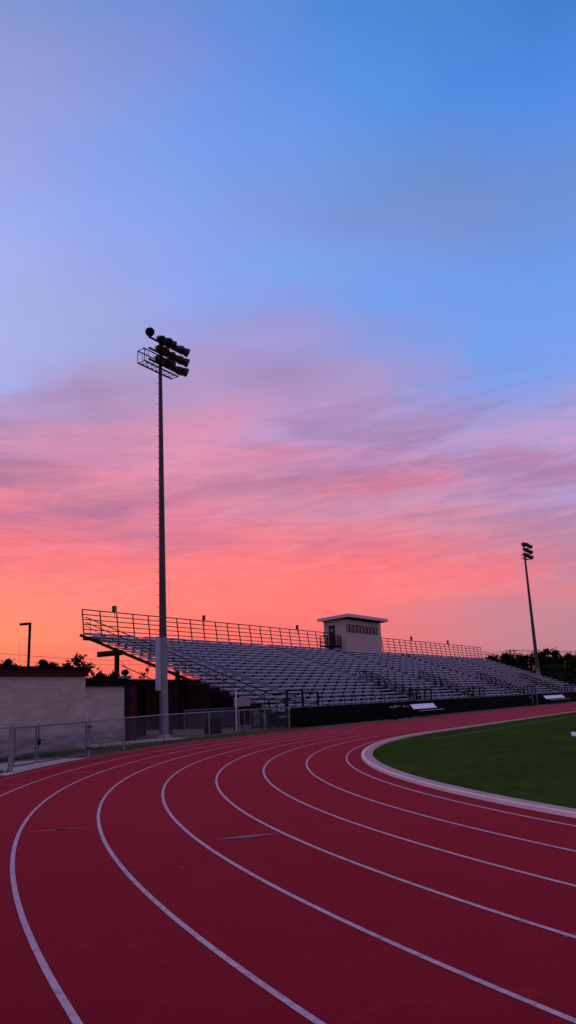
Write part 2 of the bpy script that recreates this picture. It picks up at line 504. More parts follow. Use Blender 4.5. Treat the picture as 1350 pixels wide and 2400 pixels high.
for (a, b, m, tp, w0, w1) in (((-25.6, 22.6), (-25.1, 22.0), 'faint', True, .012, .03), ((-25.1, 19.75), (-24.6, 19.0), 'exchange', True, .006, .10),
                              ((-25.35, 22.3), (-25.25, 22.2), 'exchange', True, .012, .045),
                              ((-18.6, 29.7), (-18.3, 29.0), 'faint', False, .03, 0), ((-21.5, 29.2), (-21.0, 28.5), 'faint', False, .03, 0),
                              ((-15.7, 30.2), (-15.4, 29.5), 'faint', False, .03, 0), ((-12.2, 29.9), (-11.9, 29.2), 'faint', False, .03, 0),
                              ((-6.9, 33.8), (-6.7, 33.0), 'line', False, .04, 0), ((-2.2, 34.2), (-2.1, 33.4), 'faint', False, .05, 0),
                              ((1.0, 33.0), (1.0, 32.2), 'faint', False, .05, 0), ((5.8, 33.6), (5.8, 32.9), 'faint', False, .05, 0),
                              ((-9.0, 34.9), (-8.8, 34.3), 'line', False, .04, 0), ((14.0, 34.5), (14.0, 33.8), 'faint', False, .06, 0)):
    r0, t0 = pol(*a); r1, t1 = pol(*b)
    mark(r1, r0, (t0 + t1) / 2, w0, w1, m, tp)

# infield
mb = MB()
pp = narrow(path_pts(RIN - 0.255), RIN - .255)
ctr = [(u, 0.0) for u, v in pp]
n = len(pp)
vs = [(u, v, -0.005) for u, v in pp] + [(max(u, 0.0), 0.0, -0.005) for u, v in pp]
fs = [(i, n + i, n + i + 1, i + 1) for i in range(n - 1)]
mb.add(vs, fs)
fld = struct(mb, 'grass_infield', 'grass', label='dark green mown grass infield inside the track')
mb = MB(); mb.add([(-5.4, 25.27, 0.0), (150, 25.27, 0.0), (150, 25.38, 0.0), (-5.4, 25.38, 0.0)], [(0, 1, 2, 3)])
MT['fieldline'] = mat('faded_field_line', (0.10, 0.115, 0.06), 0.9, var=0.6, vscale=1.0)
struct(mb, 'field_line', 'fieldline', parent=fld)
mb = MB(); mb.add([(-4.15, 20.5, 0.003), (-4.6, 19.2, 0.003), (-1.5, 19.6, 0.003), (-1.5, 21.2, 0.003)], [(0, 1, 2, 3)])
struct(mb, 'field_mark', 'curbline', parent=fld)

# concrete pads
mb = MB()
mb.add([(-19.3, 31.2, -0.012), (-14.8, 33.0, -0.012), (-13.8, 33.9, -0.012), (-14.8, 35.4, -0.012), (-16.0, 35.7, -0.012), (-20.5, 33.9, -0.012)], [(0, 1, 2, 3, 4, 5)])
struct(mb, 'gate_path', 'concrete', label='pale concrete pad in front of the pedestrian gate')
mb = MB()
mb.add([(-12.5, 38.0, -0.010), (-4.0, 38.95, -0.010), (-2.2, 39.7, -0.010), (-2.2, 41.4, -0.010), (-12.5, 41.4, -0.010)], [(0, 1, 2, 3, 4)])
struct(mb, 'path', 'concrete', label='concrete walkway along the low block wall')
# pale litter on the track
for k, (u, v) in enumerate(((-26.62, 18.9), (-27.3, 14.9))):
    m_ = MB(); m_.plate([(u, v, .010), (u + .03, v + .006, .012), (u + .022, v + .022, .010), (u + .004, v + .018, .011)], (0, 0, .004))
    solo(m_, 'dead_leaf', 'pink', (u, v, 0.01), ('tiny pale scrap lying beside the second lane line from the left' if k == 0 else 'tiny pale fleck lying alone on the red track in the foreground'), 'leaf')

# grass verge tufts
rg = random.Random(3)


def blades(n, fn, hmin, hmax, name, label, m='blade'):
    mb = MB()
    for _ in range(n):
        u, v = fn()
        h = rg.uniform(hmin, hmax); t = rg.uniform(0, math.pi); w = rg.uniform(.006, .014)
        lx, ly = rg.gauss(0, .35) * h, rg.gauss(0, .35) * h
        mb.add([(u - w * math.cos(t), v - w * math.sin(t), -.03), (u + w * math.cos(t), v + w * math.sin(t), -.03), (u + lx, v + ly, h)], [(0, 1, 2)])
    return struct(mb, name, m, label=label, kind='stuff')


def verge_uv():
    while True:
        u = rg.uniform(-15, 6); v = rg.uniform(33.5, 41)
        r = math.hypot(min(u, 0), v)
        if r > 37.2 + rg.random() ** 2 * 1.2 and v < 38.9 + (0 if u > -5 else 2) and rg.random() < 0.9 and not (u < -13.6):
            if -12.5 < u < -2.2 and v > 38.4 and rg.random() < 0.95:
                continue
            return u, v


blades(15000, verge_uv, .02, .13, 'grass', 'short dry grass along the foot of the chain link fence')


def left_uv():
    while True:
        u = rg.uniform(-24, -18.6); v = rg.uniform(26, 34)
        if math.hypot(u, v) > 37.2 and math.hypot(u, v) < 40:
            return u, v


blades(5000, left_uv, .03, .13, 'grass', 'tuft of grass left of the gate post', 'grass')
mb = MB()


def back_uv():
    return rg.uniform(-22, -11), rg.uniform(36.4, 37.2)


blades(4000, back_uv, .05, .2, 'grass', 'grass strip at the foot of the tall block wall', 'grass')

# ================================================================== CHAIN LINK FENCE
FG = 'chain link fence round the track'


def lerp(a, b, f):
    return (a[0] + (b[0] - a[0]) * f, a[1] + (b[1] - a[1]) * f)


def chain(mb, a, b, z0, z1, step=0.07, r=0.0017):
    L = math.hypot(b[0] - a[0], b[1] - a[1]); H = z1 - z0
    ex, ey = (b[0] - a[0]) / L, (b[1] - a[1]) / L
    k = int((L + H) / step)
    for sgn in (1, -1):
        for i in range(k + 1):
            s0 = i * step - H
            # line from (s0,0) to (s0+H,H), clipped to 0..L
            lo, hi_ = max(0, -s0), min(H, L - s0)
            if hi_ - lo < .02:
                continue
            P = []
            for h in (lo, hi_):
                sx = s0 + h
                zz = z0 + h if sgn > 0 else z1 - h
                P.append((a[0] + ex * sx, a[1] + ey * sx, zz))
            mb.tube(P[0], P[1], r, n=3, cap=False)


FH = 1.2
F1 = [(-10.9, 35.55), (-6.5, 37.5), (-2.2, 38.45), (0.4, 38.55), (2.75, 38.55), (5.1, 38.5)]
G0, G1 = (-18.5, 32.3), (-14.0, 34.1)
fence = Thing('chain_link_fence', (-10.9, 35.55, 0), 'silver chain link fence curving past the floodlight pole to the black screened fence', 'fence')
line_ = [G1] + F1
for a in line_[0:]:
    p = MB(); p.tube((a[0], a[1], -.1), (a[0], a[1], FH - .01 if a != G1 else FH + .06), .030 if a != G1 else .042, n=10)
    p.lathe((a[0], a[1], FH - .01 if a != G1 else FH + .06), (0, 0, 1), [(0, .036), (.025, .03), (.04, .01)], 8)
    fence.part(p, 'post', 'fence', smooth=False)
p = MB()
for a, b in zip(line_[:-1], line_[1:]):
    p.tube((a[0], a[1], FH), (b[0], b[1], FH), .024, n=8)
fence.part(p, 'top_rail', 'fence')
p = MB()
for a, b in zip(line_[:-1], line_[1:]):
    chain(p, a, b, .05, FH - .02)
fence.part(p, 'mesh', 'wire')

fl = Thing('chain_link_fence', (-18.55, 32.2, 0), 'short end of silver chain link fence at the left edge beside the gate', 'fence')
LP = [(-18.62, 32.22), (-20.6, 31.2), (-22.7, 30.0)]
for a in LP:
    p = MB(); p.tube((a[0], a[1], -.1), (a[0], a[1], FH + .02), .038, n=10); fl.part(p, 'post', 'fence')
p = MB()
for a, b in zip(LP[:-1], LP[1:]):
    p.tube((a[0], a[1], FH), (b[0], b[1], FH), .026, n=8)
    p.tube((a[0], a[1], .45), (b[0], b[1], .45), .014, n=6)
fl.part(p, 'top_rail', 'fence')
p = MB()
for a, b in zip(LP[:-1], LP[1:]):
    chain(p, a, b, .05, FH - .02)
fl.part(p, 'mesh', 'wire')

gate = Thing('pedestrian_gate', (-18.5, 32.3, 0), 'low double chain link gate with a mid bar in front of the tall block wall', 'gate')
p = MB(); p.tube((G0[0], G0[1], -.1), (G0[0], G0[1], FH + .08), .05, n=12)
p.lathe((G0[0], G0[1], FH + .08), (0, 0, 1), [(0, .055), (.03, .045), (.05, .012)], 10)
gate.part(p, 'gate_post', 'fence')
gm = lerp(G0, G1, .30)
for (fa, fb, midbar) in ((.025, .27, False), (.30, .955, True)):
    a, b = lerp(G0, G1, fa), lerp(G0, G1, fb)
    p = MB()
    zt = FH - .03
    for q in (a, b):
        p.tube((q[0], q[1], .1), (q[0], q[1], zt + (.06 if q == a and midbar else 0)), .028, n=8)
    p.tube((a[0], a[1], zt), (b[0], b[1], zt), .026, n=8)
    p.tube((a[0], a[1], .12), (b[0], b[1], .12), .026, n=8)
    fr = gate.part(p, 'gate_leaf', 'gateframe')
    if midbar:
        p = MB(); p.tube((a[0], a[1], .66), (b[0], b[1], .66), .018, n=6); gate.part(p, 'mid_bar', 'fence', fr)
        p = MB(); p.box((a[0] - .05, a[1] - .05, .62), (a[0] + .05, a[1] - .02, .78)); gate.part(p, 'latch', 'black', fr)
    p = MB(); chain(p, a, b, .13, zt); gate.part(p, 'mesh', 'wire', fr)
for z in (.28, .98):
    p = MB(); p.box((G1[0] - .14, G1[1] - .08, z), (G1[0] + .05, G1[1] - .03, z + .05)); gate.part(p, 'hinge', 'black')

# screened fence along the straight
sf = Thing('screened_fence', (5.1, 38.5, 0), 'chain link fence covered with black windscreen along the home straight', 'fence')
p = MB()
U = 5.15
while U < 118:
    u2 = U + 1.0
    # cloth panel, slightly bellied, double layered
    seg = 6
    vs = []
    for i in range(seg + 1):
        f = i / seg
        for j, z in enumerate((.02, .4, .8, 1.16)):
            bel = .03 * math.sin(3.1416 * ((U + f) / 3.0 % 1)) * math.sin(3.1416 * (z / 1.16)) + .006 * math.sin(7 * U + 9 * f + 3 * z)
            vs.append((U + f, 38.46 - bel, z))
    nv = len(vs)
    vs += [(x, y + .012, z) for x, y, z in vs]
    fs = []
    for i in range(seg):
        for j in range(3):
            q = (i * 4 + j, (i + 1) * 4 + j, (i + 1) * 4 + j + 1, i * 4 + j + 1)
            fs.append(q); fs.append(tuple(x + nv for x in reversed(q)))
    fs += [(i * 4 + 3, (i + 1) * 4 + 3, (i + 1) * 4 + 3 + nv, i * 4 + 3 + nv) for i in range(seg)]
    p.add(vs, fs)
    U = u2
sf.part(p, 'windscreen', 'screen')
p = MB(); p.tube((5.1, 38.5, 1.2), (118, 38.5, 1.2), .022, n=6); sf.part(p, 'top_rail', 'wire')
for k in range(38):
    u = 5.1 + 3 * k
    p = MB(); p.tube((u, 38.53, 0), (u, 38.53, 1.22), .026, n=6); sf.part(p, 'post', 'gateframe')
for u in (52.6, 54.2):
    p = MB(); p.tube((u, 38.36, 0), (u, 38.36, 1.5), .06, n=8); sf.part(p, 'gate_post', 'gateframe', label='pale thick gate post')

# ================================================================== GRANDSTAND
U0, U1 = 8.0, 97.0
V0 = 41.0
NR = 22
DP = 18.0 / NR
Z0 = 0.65
RS = (7.1 - Z0) / NR
AISLES = [13.6, 31.5, 44.8, 62.0, 79.5]
AW = 1.15
gs = Thing('grandstand', (U0, V0, 0), 'long aluminium bleacher grandstand with dark railings behind the track', 'grandstand')


def in_aisle(a, b):
    for c in AISLES:
        if b > c - AW / 2 and a < c + AW / 2:
            return True
    return False


# module boundaries, broken at aisles
MODS = []
edges = [U0] + sum([[c - AW / 2, c + AW / 2] for c in AISLES], []) + [U1]
for i in range(0, len(edges), 2):
    a, b = edges[i], edges[i + 1]
    k = max(1, round((b - a) / 1.72))
    for j in range(k):
        MODS.append((a + (b - a) * j / k, a + (b - a) * (j + 1) / k))
rr = random.Random(11)


def rounded(a, b, z0, z1, y, r, thick, tiltv=0.0):
    pts = []
    for cx, cz, s in ((a + r, z0 + r, 180), (b - r, z0 + r, 270), (b - r, z1 - r, 0), (a + r, z1 - r, 90)):
        for t in (0, 45, 90):
            x = cx + r * math.cos(R(s + t)); z = cz + r * math.sin(R(s + t))
            pts.append((x, y + (z - z0) * tiltv, z))
    return pts


SECT = [(edges[i], edges[i + 1]) for i in range(0, len(edges), 2)]
late = [MB(), MB(), MB()]
for si, (sa, sb) in enumerate(SECT):
    for i in range(NR):
        v = V0 + i * DP; z = Z0 + i * RS
        p = MB(); q = MB(); s = MB()
        for a, b in MODS:
            if a < sa - .01 or b > sb + .01:
                continue
            # riser panel behind the seat, one per bay
            zt = z + RS - .02 + rr.uniform(-.008, .008)
            yy = v + DP - .03 + rr.uniform(-.014, .014)
            e_ = a < U0 + 3
            p.plate(list(reversed(rounded(a + .05, b - .05, z + (.33 if e_ else -.10), zt + (.19 if e_ else 0), yy - .012, (.09 if e_ else .04), 0))), (0, .022, 0))
            # seat plank with a rolled front edge
            sv = v + .30 + rr.uniform(-.012, .012); sz = z + .40 + rr.uniform(-.012, .012)
            A, B = a + .045, b - .045
            prof = [(sv, sz - .11), (sv - .015, sz - .05), (sv, sz), (sv + .26, sz + .004), (sv + .26, sz - .03), (sv + .03, sz - .03)]
            q.plate([(A, y, zz) for y, zz in prof], (B - A, 0, 0))
            if abs(a - sa) > .01:
                s.box((a - .06, sv + .02, z + .004), (a + .06, sv + .24, sz - .04))
        s.box((sa + .1, v + .40, z + .30), (sb - .1, v + .44, z + .34))
        if si * NR + i < 99:
            gs.part(p, 'riser', 'alu2')
            st = gs.part(q, 'seat_plank', 'alu')
            gs.part(s, 'bracket', 'black', st)
        else:
            for t_, u_ in zip(late, (p, q, s)):
                t_.add(u_.v, u_.f)
for t_, nm, m_ in zip(late, ('riser', 'seat_plank', 'bracket'), ('alu2', 'alu', 'black')):
    gs.part(t_, nm, m_, kind='stuff')
for i in range(NR):
    v = V0 + i * DP; z = Z0 + i * RS
    p = MB(); p.box((U0 + 3.4, v + .03, z - .045), (U1, v + DP - .02, z)); p.box((U0 + .1, v + .03, z - .045), (U0 + 3.398, v + .40, z))
    gs.part(p, 'footboard', 'alu2')
# aisle steps
for c in AISLES:
    p = MB()
    for i in range(NR):
        v = V0 + i * DP; z = Z0 + i * RS
        p.box((c - AW / 2 + .05, v + DP * .62, z + RS * .42), (c + AW / 2 - .05, v + DP - .04, z + RS * .5))
    gs.part(p, 'aisle_steps', 'alu2')
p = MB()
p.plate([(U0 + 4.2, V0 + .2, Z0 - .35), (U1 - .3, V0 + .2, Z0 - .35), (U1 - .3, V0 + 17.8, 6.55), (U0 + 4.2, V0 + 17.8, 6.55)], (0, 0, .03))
gs.part(p, 'sky_block_sheet', 'roofing')  # added dark sheet, stops sky showing through the seat gaps
# front skirt
p = MB(); p.box((U0, V0 - 1.15, Z0 - .06), (U1, V0 + .03, Z0)); p.box((U0, V0 - 1.18, Z0 - .28), (U1, V0 - 1.15, Z0 + .01))
gs.part(p, 'front_walkway', 'alu')
# raking beams, cap beams and columns
SL = (7.1 - Z0) / 18.0
kU = 0
for k in range(15):
    u = U0 + .35 + 6.3 * k
    p = MB()
    if k == 0:
        p.beam((U0 - .02, V0 + .6, Z0 + .6 * SL - .12), (U0 - .02, V0 + 18.35, Z0 + 18.35 * SL - .12), .14, .20)
    else:
        p.beam((u, V0 - .8, .12), (u, V0 + 18.35, 6.55), .16, .28)
    gs.part(p, 'raking_beam', 'black')
    for vv in (43.6, 49.5, 55.4):
        zz = Z0 + (vv - V0) * SL - (.75 if k else .1)
        uc = u if k else U0
        p = MB(); p.box((uc - .13, vv - .13, 0), (uc + .13, vv + .13, zz)); gs.part(p, 'column', 'black')
    p = MB(); p.box((uc - .10, 54.9, 5.05 if k else 5.30), (uc + .10, 57.4, 5.42 if k else 5.70)); gs.part(p, 'cap_beam', 'black')
    p = MB(); p.tube((u, 49.5, 2.4), (u, 55.3, 4.6), .035, n=5); p.tube((u, 55.3, 4.9), (u, 51.6, 1.0), .018, n=5); gs.part(p, 'brace', 'black')

p = MB()
p.box((U0 + .3, V0 + 18.0, 6.72), (U1, V0 + 18.42, 7.0))
gs.part(p, 'rear_beam', 'rail')

# rear guard rail
RV, RZ, RH, LEAN = 59.05, 7.1, 1.98, .30


def rear(u_a, u_b):
    p = MB(); k = round((u_b - u_a) / 1.8)
    for i in range(k + 1):
        u = u_a + (u_b - u_a) * i / k
        p.beam((u, RV, RZ - .35), (u, RV + LEAN, RZ + RH), .07, .07)
    r_ = MB()
    for j in range(6):
        f = (j + .12) / 5.12
        r_.tube((u_a, RV + LEAN * f - .03, RZ + RH * f), (u_b, RV + LEAN * f - .03, RZ + RH * f), .037 if j < 5 else .045, n=5)
    r_.add(p.v, p.f)
    gs.part(r_, 'rear_guard_rail', 'rail')


rear(U0 + .1, 46.4)
rear(57.6, 97.0)

# end railings, left and right
for ue, sgn in ((U0 + .12, 1), (U1 - .12, -1)):
    p = MB()
    def dz(v): return Z0 + (v - V0) * SL
    for h, r in ((1.12, .042), (.72, .038)):
        p.tube((ue, 59.0, dz(59) + h + .25), (ue, 42.0, dz(42) + h - .05), r, n=6)
        p.tube((ue, 42.0, dz(42) + h - .05), (ue, 39.9, dz(42) + h - .05 - .1), r, n=6)
    if sgn > 0:
        p.tube((ue, 59.0, dz(59) + .9 - .2), (ue, 54.5, dz(54.5) + .35), .025, n=6)
    for vv in (58.4, 55.4, 52.2, 48.9, 45.6, 42.3, 39.95):
        h = 1.12 + (.25 if vv > 50 else 0)
        p.tube((ue, vv, dz(max(vv, 41)) - .1), (ue, vv, dz(max(vv, 41.8)) + h - .04), .020, n=5)
    gs.part(p, 'end_handrail', 'rail' if sgn > 0 else 'black')

# front guard rail
p = MB()
def fpost(u, h, v=V0 - 1.1, r=.028): p.tube((u, v, Z0 - .3), (u, v, Z0 + h), r, n=6)
u = 11.2
while u < 97:
    near = any(abs(u - c) < 2.2 for c in (30.2, 43.6, 60.5, 78))
    if not near:
        fpost(u, 1.07)
    u += 1.5
for h in (1.07,):
    p.tube((11.2, V0 - 1.1, Z0 + h), (U1, V0 - 1.1, Z0 + h), .032, n=6)
p.tube((11.2, V0 - 1.1, Z0 + .55), (U1, V0 - 1.1, Z0 + .55), .016, n=6)
p.tube((U0, V0 - 1.1, Z0 + .80), (9.0, V0 - 1.1, Z0 + .80), .02, n=6)
p.tube((U0, V0 - 1.1, Z0 + .35), (9.0, V0 - 1.1, Z0 + .35), .02, n=6)
gs.part(p, 'front_guard_rail', 'black')
# tall gate frames at the left end stairs
p = MB()
for (a, b, h) in ((7.0, 8.75, 1.55), (8.75, 10.6, 1.42)):
    for q_ in (a, b):
        p.box((q_ - .05, V0 - 1.2, -.0), (q_ + .05, V0 - 1.1, Z0 + h))
    p.box((a, V0 - 1.2, Z0 + h - .06), (b, V0 - 1.1, Z0 + h + .02))
    p.tube((a, V0 - 1.15, Z0 + h * .5), (b, V0 - 1.15, Z0 + h * .5), .02, n=5)
gs.part(p, 'gate_frame', 'black')
# aisle stair guards rising from the front
for k, c in enumerate((30.9, 43.9, 61.2, 78.6)):
    p = MB()
    for du in (-.72, .55):
        for h in (.0, .42):
            p.beam((c + du, 42.0, 1.35 + h), (c + du, 47.2, 3.55 + h), .07, .075)
        for vv in (42.0, 43.7, 45.4, 47.2):
            f = (vv - 42) / 5.2
            p.box((c + du - .03, vv - .03, Z0 + (vv - V0) * SL - .1), (c + du + .03, vv + .03, 1.77 + 2.2 * f))
    p.beam((c - .72, 47.2, 3.97), (c + .55, 47.2, 3.97), .06, .07)
    # landing guard at the front walkway
    for uu in (c - 6.2, c - 4.9, c - 3.2, c - 1.9):
        p.box((uu - .05, V0 - 1.15, Z0 - .1), (uu + .05, V0 - 1.05, Z0 + 1.45))
    p.box((c - 6.2, V0 - 1.15, Z0 + 1.36), (c - 1.9, V0 - 1.05, Z0 + 1.46))
    p.box((c - 6.2, V0 - 1.13, Z0 + .60), (c - 1.9, V0 - 1.07, Z0 + .66))
    gs.part(p, 'stair_guard', 'black')
    p = MB()
    for j in range(7):
        p.box((c - .68, 42.0 + j * .62, .9 + j * .27), (c + .5, 42.5 + j * .62, 1.03 + j * .27))
    gs.part(p, 'stair_treads', 'roofing')

# ================================================================== PRESS BOX
pb = Thing('press_box', (47.3, 57.9, 7.0), 'pink beige press box with an overhanging flat roof on top of the grandstand', 'press box')
bu0, bu1, bv0, bv1, bz0, bz1 = 47.3, 56.5, 57.9, 60.9, 6.9, 10.68
p = MB()
WT = .12
# front wall with window opening
wz0, wz1, wu1 = 9.15, 10.12, 55.6
p.box((bu0, bv0, bz0), (bu1, bv0 + WT, wz0)); p.box((bu0, bv0, wz1), (bu1, bv0 + WT, bz1)); p.box((wu1, bv0, wz0), (bu1, bv0 + WT, wz1))
p.box((bu0, bv0, wz0), (bu0 + .12, bv0 + WT, wz1))
# side walls, door opening in the near one
dv0, dv1, dz1 = 59.35, 60.25, 10.1
p.box((bu0, bv0 + WT, bz0), (bu0 + WT, dv0, bz1)); p.box((bu0, dv1, bz0), (bu0 + WT, bv1, bz1)); p.box((bu0, dv0, dz1), (bu0 + WT, dv1, bz1))
p.box((bu1 - WT, bv0 + WT, bz0), (bu1, bv1, bz1)); p.box((bu0 + WT, bv1 - WT, bz0), (bu1 - WT, bv1, bz1))
pb.part(p, 'wall', 'booth')
p = MB()
p.plate([(bu0 - .6, bv0 - .75, 10.92), (bu1 + .6, bv0 - .75, 10.92), (bu1 + .6, bv1 + .5, 10.68), (bu0 - .6, bv1 + .5, 10.68)], (0, 0, .05))
rf = pb.part(p, 'roof', 'roofing')
p = MB()
p.plate([(bu0 - .65, bv0 - .8, 10.86), (bu1 + .65, bv0 - .8, 10.86), (bu1 + .65, bv0 - .8, 11.24), (bu0 - .65, bv0 - .8, 11.24)], (0, .05, 0))
p.plate([(bu0 - .65, bv0 - .75, 10.86), (bu0 - .65, bv1 + .5, 10.60), (bu0 - .65, bv1 + .5, 10.96), (bu0 - .65, bv0 - .75, 11.24)], (.05, 0, 0))
p.plate([(bu1 + .6, bv0 - .75, 10.86), (bu1 + .6, bv1 + .5, 10.60), (bu1 + .6, bv1 + .5, 10.96), (bu1 + .6, bv0 - .75, 11.24)], (.05, 0, 0))
pb.part(p, 'fascia', 'rooftrim', rf)
npn = 9
cuts = [bu0 + .12 + (wu1 - bu0 - .12) * i / npn for i in range(npn + 1)]
for i in range(npn):
    a, b = cuts[i], cuts[i + 1]
    fr = MB()
    for x in (a, b - .07):
        fr.box((x, bv0 + .01, wz0), (x + .07, bv0 + .09, wz1))
    fr.box((a + .07, bv0 + .012, wz0), (b - .07, bv0 + .088, wz0 + .06)); fr.box((a + .07, bv0 + .012, wz1 - .06), (b - .07, bv0 + .088, wz1))
    w = pb.part(fr, 'window', 'boothdark')
    g_ = MB(); g_.box((a + .07, bv0 + .045, wz0 + .06), (b - .07, bv0 + .055, wz1 - .06)); pb.part(g_, 'pane', 'glass', w)
    if i not in (0, 4):
        bl = MB(); c0 = a + .3 if i < 5 else a + .12
        bl.box((c0, bv0 + .10, wz0 + .03), (c0 + (.42 if i < 5 else .22), bv0 + .11, wz1 - .05)); pb.part(bl, 'blind', 'blind', w)
        bl2 = MB(); bl2.box((c0 + .55, bv0 + .036, wz0 + .06), (c0 + .59, bv0 + .05, wz1 - .06)) if i > 4 else None
        if i > 4: pb.part(bl2, 'mullion', 'boothdark', w)
p = MB(); p.box((bu0 + .03, dv0, 7.75), (bu0 + .08, dv1, dz1)); dr = pb.part(p, 'door', 'boothdark')
p = MB(); p.box((bu0 + .015, dv0 + .3, 9.35), (bu0 + .03, dv0 + .62, 9.65)); pb.part(p, 'door_window', 'blind', dr)
# landing with railing outside the door
p = MB(); p.box((bu0 - 1.5, 58.6, 7.55), (bu0 - .01, 60.6, 7.68))
for h in (.25, .5, .78, 1.05):
    p.tube((bu0 - 1.5, 58.65, 7.68 + h), (bu0 - .05, 58.65, 7.68 + h), .045, n=6)
    p.tube((bu0 - 1.5, 58.65, 7.68 + h), (bu0 - 1.5, 60.6, 7.68 + h), .045, n=6)
for q_ in ((bu0 - 1.5, 58.65), (bu0 - .75, 58.65), (bu0 - .08, 58.65), (bu0 - 1.5, 59.6), (bu0 - 1.5, 60.6)):
    p.box((q_[0] - .05, q_[1] - .05, 6.9), (q_[0] + .05, q_[1] + .05, 8.76))
pb.part(p, 'landing', 'rail')

# loudspeakers clamped on the rear guard rail
for k, (u, big) in enumerate(((11.55, True), (22.9, False), (39.0, False), (69.0, False), (82.6, False))):
    t_ = Thing('loudspeaker', (u, 59.3, 9.08), ['upright grey loudspeaker on the rear rail near the left end of the grandstand',
               'thin dark loudspeaker on the rear rail behind the floodlight pole side of the seats',
               'thin dark loudspeaker on the rear rail just left of the press box',
               'thin dark loudspeaker on the rear rail right of the press box',
               'small dark loudspeaker on the rear rail near its far right end'][k], 'loudspeaker', 'loudspeakers on the rear rail')
    w = .15 if big else .08
    p = MB(); p.box((u - w, 59.28, 9.16), (u + w, 59.52, 9.16 + (.46 if k < 3 else .55))); bdy = t_.part(p, 'cabinet', 'black')
    p = MB(); p.box((u - w + .03, 59.265, 9.20), (u + w - .03, 59.28, 9.56)); t_.part(p, 'grille', 'galv' if big else 'lampdark')
    p = MB(); p.tube((u, 59.36, 8.6), (u, 59.36, 9.17), .025); t_.part(p, 'bracket', 'black')

